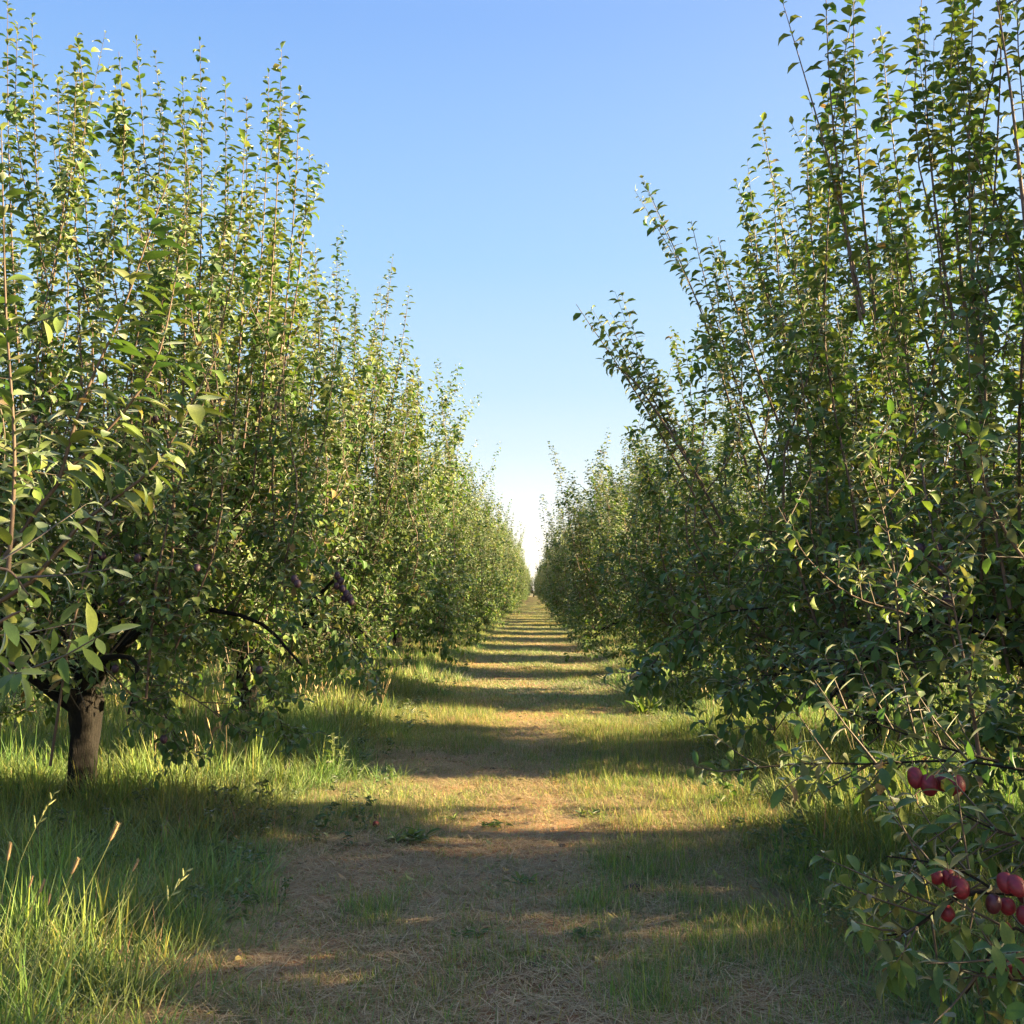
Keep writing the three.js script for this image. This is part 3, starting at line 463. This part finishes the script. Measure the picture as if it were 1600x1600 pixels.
function scatter(group, name, geos, mat, places) {                   // places: [x, z, scale, height factor, tint]
  geos.forEach((g, v) => {
    const own = places.filter((_, k) => k % geos.length === v), im = new THREE.InstancedMesh(g, mat, own.length), q = new THREE.Quaternion(), c = new THREE.Color();
    own.forEach(([x, z, s, h, tint, y], k) => { const r = rng(k * 7 + v); q.setFromAxisAngle(UP, r() * 6.283); im.setMatrixAt(k, new THREE.Matrix4().compose(V(x, y ?? 0, z), q, V(s, s * h, s))); c.setRGB(...tint); im.setColorAt(k, c); });
    im.name = name; im.castShadow = im.receiveShadow = true; im.userData.kind = 'stuff'; group.add(im);
  });
}
function stuffGroup(name, label, category) { const g = new THREE.Group(); g.name = name; scene.add(g); return tag(g, label, category, null, 'stuff'); }
const tintOf = (r, x, z) => { const f = fbm(x * 0.9 + 5, z * 0.9), y = noise(x * 0.7 + 30, z * 0.7), q = Math.max(0, noise(x * 1.6 + 9, z * 1.6 + 4) - 0.62) * 1.6; return [0.78 + y * 0.4 + q * 0.5, 0.82 + f * 0.36, 0.8 + (1 - y) * 0.35 + q * 0.2].map((c) => c * r.r(0.88, 1.12)); };
{ // lush grass along the feet of the rows
  const g = stuffGroup('tall_grass', 'tall lush grass along the feet of the tree rows', 'grass'), r = rng(500), near = [], mid = [];
  const edgeL = (z) => -1.45 + 0.56 * Math.min(1, Math.max(0, (z + 6.4) / 1.8)) + (noise(2, z * 0.8) - 0.5) * 0.7, edgeR = (z) => 1.45 + (noise(8, z * 0.8) - 0.5) * 0.6;
  for (let k = 0; k < 11000; k++) {
    const z = -1.6 - 15 * Math.pow(r(), 1.25), left = r() < 0.56, u = Math.pow(r(), 0.8), x = left ? edgeL(z) - u * 4.2 : edgeR(z) + u * 4.2, e = u * 4.2, h = 0.5 + 0.5 * Math.min(1, e / 0.6);
    const pt = fbm(x * 1.7 + 60, z * 1.7); near.push([x, z, r.r(0.65, 1.15) * (0.65 + 0.35 * h) * (0.6 + 0.8 * pt), h * r.r(0.6, 1.25), tintOf(r, x, z)]);
  }
  for (let k = 0; k < 16000; k++) {
    const z = -15 - 75 * Math.pow(r(), 1.5), left = r() < 0.5, u = r(), x = left ? edgeL(z) - u * 4 : edgeR(z) + u * 4, h = 0.4 + 0.6 * Math.min(1, u * 4 / 0.7);
    mid.push([x, z, r.r(0.8, 1.3), h * r.r(0.7, 1.1), tintOf(r, x, z)]);
  }
  for (let k = 0; k < 9000; k++) { const z = -3 - 45 * r(), left = r() < 0.5, x = left ? -5.2 - r() * 9 : 5.2 + r() * 9; mid.push([x, z, r.r(0.9, 1.4), r.r(0.5, 0.9), tintOf(r, x, z)]); }
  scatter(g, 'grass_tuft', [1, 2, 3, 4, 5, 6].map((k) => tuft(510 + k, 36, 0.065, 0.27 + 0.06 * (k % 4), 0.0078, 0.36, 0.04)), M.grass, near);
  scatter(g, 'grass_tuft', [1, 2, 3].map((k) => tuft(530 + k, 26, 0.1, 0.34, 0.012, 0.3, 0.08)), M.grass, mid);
}
{ // short grass on the path
  const g = stuffGroup('path_grass', 'short sparse grass growing on the path', 'grass'), r = rng(600), near = [], mid = [];
  for (let k = 0; k < 46000 && near.length < 21000; k++) { const z = -2.4 - 12.5 * Math.pow(r(), 1.2), x = r.r(-1.75, 1.7), gr = greenAt(x, z); if (r() > 0.3 + 0.25 * Math.min(1, Math.max(0, (-z - 6.6) / 1.2)) + gr * 0.8) continue; near.push([x, z, r.r(0.45, 1.15), (0.38 + gr * 0.6) * r.r(0.7, 1.25), tintOf(r, x, z)]); }
  for (let k = 0; k < 60000 && mid.length < 24000; k++) { const z = -14 - 90 * Math.pow(r(), 1.7), x = r.r(-1.8, 1.75), gr = greenAt(x, z); if (r() > 0.4 + gr * 0.6) continue; mid.push([x, z, r.r(0.8, 1.5), (0.4 + gr * 0.35) * r.r(0.6, 1.2), tintOf(r, x, z)]); }
  scatter(g, 'grass_tuft', [1, 2, 3, 4, 5].map((k) => tuft(610 + k, 18, 0.06, 0.1 + 0.016 * k, 0.0042, 0.24, 0.3)), M.grass, near);
  scatter(g, 'grass_tuft', [1, 2].map((k) => tuft(620 + k, 20, 0.1, 0.13, 0.008, 0.2, 0.3)), M.grass, mid);
}
{ // dead grass lying on the path
  const g = stuffGroup('dry_straw', 'pale dead grass lying matted on the path', 'straw'), r = rng(700), list = [];
  const mk = (seed) => { const m = new MB(), q = rng(seed); for (let k = 0; k < 26; k++) { const az = q() * 6.283, c = DRY[q() * 3 | 0], b = q.r(0.75, 1.2), col = c.map((x) => x * b); blade(m, V(q.n() * 0.1, q.r(0.004, 0.02), q.n() * 0.1), V(Math.cos(az), q.r(-0.05, 0.22), Math.sin(az)), q.r(0.04, 0.2), q.r(0.0018, 0.0034), q.r(0, 0.12), col, col, 2); } return m.geo(); };
  for (let k = 0; k < 5200; k++) { const z = -2.4 - 10 * Math.pow(r(), 1.3), x = r.r(-1.75, 1.7), gr = greenAt(x, z); if (r() < gr * 0.75) continue; const t = r.r(0.75, 1.2); list.push([x, z, r.r(0.7, 1.25), 1, [t, t * 0.98, t * 0.95], 0.012]); }
  scatter(g, 'straw_clump', [1, 2, 3, 4].map((k) => mk(710 + k)), M.straw, list);
}
{ // flowering stems
  const g = stuffGroup('seeding_grass', 'thin brown flowering grass stems standing in the tall grass', 'grass'), r = rng(800), list = [];
  for (let k = 0; k < 150; k++) { const z = -6.5 - 22 * r(), left = r() < 0.6, x = left ? -1.9 - r() * 3.4 : 1.8 + r() * 3; list.push([x, z, r.r(0.8, 1.2), r.r(0.7, 1.1), [1, 1, 1]]); }
  scatter(g, 'grass_stems', [1, 2, 3].map((k) => stalkTuft(810 + k, 8, 0.09, 0.5)), M.straw, list);
}

{ // crumbs of soil and dead leaves on the path
  const r = rng(850), clods = [], dead = [], weeds = [];
  const cg = (seed) => { const g = new THREE.IcosahedronGeometry(0.011, 1), q = g.attributes.position, c = []; for (let k = 0; k < q.count; k++) { const x = q.getX(k), y = q.getY(k), z = q.getZ(k), f = 0.6 + 0.9 * noise(x * 130 + seed, z * 130 + y * 90); q.setXYZ(k, x * f * 1.3, y * f * 0.7, z * f); c.push(0.16, 0.105, 0.075); } g.setAttribute('color', new THREE.BufferAttribute(new Float32Array(c), 3)); g.computeVertexNormals(); return g; };
  for (let k = 0; k < 900; k++) { const z = -2.5 - 11 * Math.pow(r(), 1.3), x = r.r(-1.6, 1.6), t = r.r(0.5, 1.5); clods.push([x, z, 0.35 + 1.3 * r() ** 3, 1, [t, t, t], 0.014]); }
  scatter(stuffGroup('soil_crumbs', 'small dark crumbs of earth strewn on the path', 'soil'), 'crumb', [cg(1), cg(2), cg(3)], M.straw, clods);
  const dg = (seed) => { const m = new MB(), q = rng(seed), c = [[0.34, 0.22, 0.10], [0.42, 0.33, 0.12], [0.22, 0.14, 0.08]][seed % 3]; m.add(LEAF0[seed % 10], leafMatrix(V(0, 0, -0.03), V(0, 0.1, 1), V(0.2 * q.n(), seed % 2 ? 1 : -1, 0), 0.06, q.n() * 0.5), c); return m.geo(); };
  for (let k = 0; k < 420; k++) { const z = -2.5 - 12 * Math.pow(r(), 1.3), x = r.r(-1.9, 1.9); dead.push([x, z, r.r(0.6, 1.1), 1, [1, 1, 1].map(() => r.r(0.8, 1.2)), 0.03]); }
  scatter(stuffGroup('fallen_leaves', 'brown and yellow dead leaves fallen on the path', 'leaves'), 'fallen_leaf', [dg(1), dg(2), dg(3), dg(4)], M.straw, dead);
  const wg = (seed) => { const m = new MB(), q = rng(seed); for (let k = 0; k < 22; k++) { const az = k * 2.4, h = 0.03 + 0.2 * q(); m.add(LEAF0[k % 10], leafMatrix(V(q.n() * 0.06, h, q.n() * 0.06), V(Math.cos(az), q.r(0.1, 0.8), Math.sin(az)), UP, q.r(0.05, 0.1), q.n() * 0.4), hueOf(k % 4)); } return m.geo(); };
  for (let k = 0; k < 800; k++) { const z = -4.6 - 15 * Math.pow(r(), 1.2), left = r() < 0.55, x = left ? -1.1 - r() * 3.6 : 1.35 + r() * 3.2; weeds.push([x, z, r.r(0.35, 0.85), r.r(0.7, 1.5), tintOf(r, x, z).map((c) => c * 0.85)]); }
  scatter(stuffGroup('verge_weeds', 'low broad-leaved weeds mixed into the grass of the verges', 'weeds'), 'weed_clump', [wg(1), wg(2), wg(3)], M.crown, weeds);
}

// ------------------------------------------------------------------ single plants and small things on the ground
function rosette(label, px, py, size, n, seed, upright = 0.5) {
  const p = ground(px, py), t = thing('weed', label, 'weed', V(p.x, 0.02, p.z), 0, 'leafy weeds on the path'), r = rng(seed);
  for (let k = 0; k < n * 2; k++) { const az = k * 2.399 + r.n() * 0.3, m = part('leaf', LEAFH[k % 6].g, leafMats[[1, 2, 3, 4][k % 4]], t), s = size * 0.72 * r.r(0.6, 1.1); leafMatrix(V(r.n() * size * 0.45, 0, r.n() * size * 0.3), V(Math.cos(az), upright * r.r(0.4, 2), Math.sin(az)), UP, s, r.n() * 0.3).decompose(m.position, m.quaternion, m.scale); m.scale.x *= 0.72; }
}
rosette('broad leafy weed on the left of the path, widest of the low weeds', 645, 1318, 0.2, 22, 1);
rosette('small leafy weed behind the widest weed, left of the path centre', 707, 1287, 0.11, 12, 2);
rosette('flat leafy weed at the middle of the path near the sunlit strip', 768, 1297, 0.12, 14, 3);
rosette('leafy weed just in front of the first sunlit strip, right of centre', 915, 1280, 0.13, 14, 4);
rosette('leafy weed in the centre of the path, halfway to the sunlit strip', 820, 1386, 0.1, 14, 5, 0.5);
rosette('dark leafy weed right of centre in the foreground', 912, 1470, 0.1, 18, 6, 0.5);
rosette('small leafy weed in the foreground left of centre', 730, 1470, 0.09, 12, 7, 0.5);
rosette('leafy weed at the right edge of the path beneath the leaning branches', 1012, 1118, 0.36, 16, 8, 1.6);
{ // tall sunlit weed at the left edge of the path
  const p = ground(522, 1222), t = thing('weed', 'tall bright yellow-green weed standing in the sun left of the path', 'weed', p), r = rng(91);
  for (let s = 0; s < 3; s++) { const m = new MB(), h = r.r(0.3, 0.46), e = V(r.n() * 0.08, h, r.n() * 0.06), pts = [V(r.n() * 0.03, 0, r.n() * 0.03), e.clone().multiplyScalar(0.5), e]; m.tube(pts, [0.004, 0.003, 0.002], 5, [0.16, 0.2, 0.06]); part('stem', m.geo(), M.shoot, t);
    for (let k = 0; k < 12; k++) { const q = along(pts, 0.15 + k * 0.07), f = part('leaf', LEAFH[k % 6].g, leafMats[[3, 4][k % 2]], t), az = k * 2.4 + r(); leafMatrix(q.p, V(Math.cos(az), 0.6, Math.sin(az)), UP, 0.15 * (1 - k * 0.045), r.n() * 0.3).decompose(f.position, f.quaternion, f.scale); f.scale.x *= 0.6; } }
}
function fallen(label, px, py, s, mat) { const p = ground(px, py), t = thing('fallen_plum', label, 'plum', V(p.x, s * 0.5 + 0.012, p.z), 1); const m = part('fruit', plumGeo, mat, t); m.scale.setScalar(s); m.rotation.z = 1.2; const k = part('stalk', stalkGeo, M.stalk, m); k.scale.set(0.8, 0.6, 0.8); k.position.y = 0.12; }
fallen('dark fallen plum left on the path, farther of two lying together', 589, 1284, 0.045, M.darkPlum);
fallen('dark red fallen plum left on the path, nearer of two lying together', 587, 1296, 0.045, M.redPlum);
fallen('greyish purple fallen plum at the right edge of the path beside the long grass', 1215, 1364, 0.04, M.darkPlum);
{ // dark clod
  const p = ground(990, 1396), g = new THREE.IcosahedronGeometry(0.035, 3), q = g.attributes.position, c = []; for (let k = 0; k < q.count; k++) { const x = q.getX(k), y = q.getY(k), z = q.getZ(k), f = 0.7 + 0.7 * fbm(x * 40 + 9, z * 40 + y * 30); q.setXYZ(k, x * f * 1.3, y * f * 0.7, z * f); c.push(0.06, 0.05, 0.042); } g.setAttribute('color', new THREE.BufferAttribute(new Float32Array(c), 3)); g.computeVertexNormals();
  const m = lit(new THREE.Mesh(g, M.straw)); m.name = 'earth_clod'; m.position.set(p.x, 0.025, p.z); scene.add(m); tag(m, 'dark crumbly clod of earth right of the path centre', 'clod');
}
function panicle(label, foot, tip, d) {
  const a = at(...foot, d), b = at(...tip, d); a.y = Math.min(a.y, 0); const dir = b.clone().sub(a), t = thing('panicle_grass', label, 'grass stalk', a, 0, 'flowering grass stalks in the lower left corner'), r = rng(foot[0] + 5);
  const pts = curve([V(0, 0, 0), dir.clone().multiplyScalar(0.55).add(V(-0.04, 0.06, 0)), dir], 8), m = new MB(); m.tube(pts, pts.map((_, k) => 0.0022 - k * 0.00016), 5, [0.24, 0.26, 0.1], 0, 1, false); part('stem', m.geo(), M.shoot, t);
  for (let k = 0; k < 7; k++) { const q = along(pts, 0.74 + k * 0.042), s = new MB(), dd = side(q.d, k * 2.6).multiplyScalar(0.55).addScaledVector(q.d, 0.8), l = 0.05 * (1.1 - k * 0.09); s.tube([q.p, q.p.clone().addScaledVector(dd, l * 0.25), q.p.clone().addScaledVector(dd, l * 0.6), q.p.clone().addScaledVector(dd, l)], [0.0008, 0.0035, 0.0035, 0.0008], 5, [0.5, 0.5, 0.2]); part('spikelet', s.geo(), M.straw, t); }
}
panicle('grass stalk with a loose yellow panicle nodding right, far right of the lower left clump', [215, 1480], [292, 1360], 3.7);
panicle('grass stalk with a loose yellow-green panicle beneath the left tree trunk', [0, 1340], [86, 1238], 4.2);
// foxtail stalks in the lower left corner: [foot px, py, tip px, py, depth, head length, droop, label]
const headGeo = (() => { const m = new MB(), r = rng(3); m.tube([V(0, 0, 0), V(0, 0.12, 0), V(0, 0.5, 0), V(0, 0.85, 0), V(0, 1, 0)], [0.01, 0.05, 0.065, 0.045, 0.008], 8, [0.42, 0.27, 0.14]); for (let k = 0; k < 160; k++) { const y = r(), az = r() * 6.283, d = V(Math.cos(az), 0.9, Math.sin(az)); blade(m, V(Math.cos(az) * 0.045, y * 0.92, Math.sin(az) * 0.045), d, 0.14, 0.012, 0, [0.5, 0.36, 0.2], [0.6, 0.5, 0.32], 1); } return m.geo(); })();
function foxtail([fx, fy, tx, ty, d, hl, label]) {
  const a = at(fx, fy, d), b = at(tx, ty, d); a.y = Math.min(a.y, 0.0); const dir = b.clone().sub(a), t = thing('foxtail', label, 'grass stalk', a, 0, 'flowering grass stalks in the lower left corner');
  const mid = dir.clone().multiplyScalar(0.5).add(V(-0.03, 0.03, 0)), pts = curve([V(0, 0, 0), mid, dir], 8), m = new MB(); m.tube(pts, pts.map((_, k) => 0.0026 - k * 0.00014), 5, [0.2, 0.23, 0.08], 0, 1, false); part('stem', m.geo(), M.shoot, t);
  const h = part('seed_head', headGeo, M.straw, t); h.position.copy(dir); const dd = pts[8].clone().sub(pts[7]).normalize(); h.quaternion.setFromUnitVectors(UP, dd); h.scale.set(hl * 1.2, hl, hl * 1.2);
  for (let k = 0; k < 2; k++) { const q = along(pts, 0.25 + k * 0.22), bm = new MB(); blade(bm, q.p, V(k ? 0.7 : -0.6, 1, 0.2), 0.22, 0.006, 0.25, [0.14, 0.2, 0.06], [0.2, 0.24, 0.07], 4); part('blade', bm.geo(), M.grass, t); }
}
[
  [60, 1590, 172, 1314, 3.6, 0.07, 'foxtail stalk with the highest brown head, below the tree trunk at the left'],
  [88, 1600, 207, 1362, 3.4, 0.045, 'long straight foxtail stalk right of the others, its short brown head tilted right'],
  [5, 1560, 62, 1396, 3.4, 0.05, 'foxtail stalk with a brown head beside the upright short one, nearest its left'],
  [62, 1560, 75, 1415, 3.4, 0.04, 'foxtail stalk with a short upright brown head, middle of the left clump'],
  [0, 1480, 45, 1388, 3.5, 0.045, 'foxtail stalk with a thin pale head at the left edge'],
  [25, 1600, 112, 1366, 3.5, 0.06, 'foxtail stalk with a long green head rising to the right from the left clump'],
  [150, 1580, 187, 1492, 3.2, 0.03, 'low foxtail stalk with a small yellow head at the right of the left clump'],
  [-5, 1470, 12, 1345, 3.3, 0.06, 'foxtail stalk with a golden head cut by the left edge'],
].forEach(foxtail);

scene.fog = new THREE.FogExp2(0xfff0dc, 0.00018);                     // thin evening haze down the aisle

renderer.render(scene, camera);
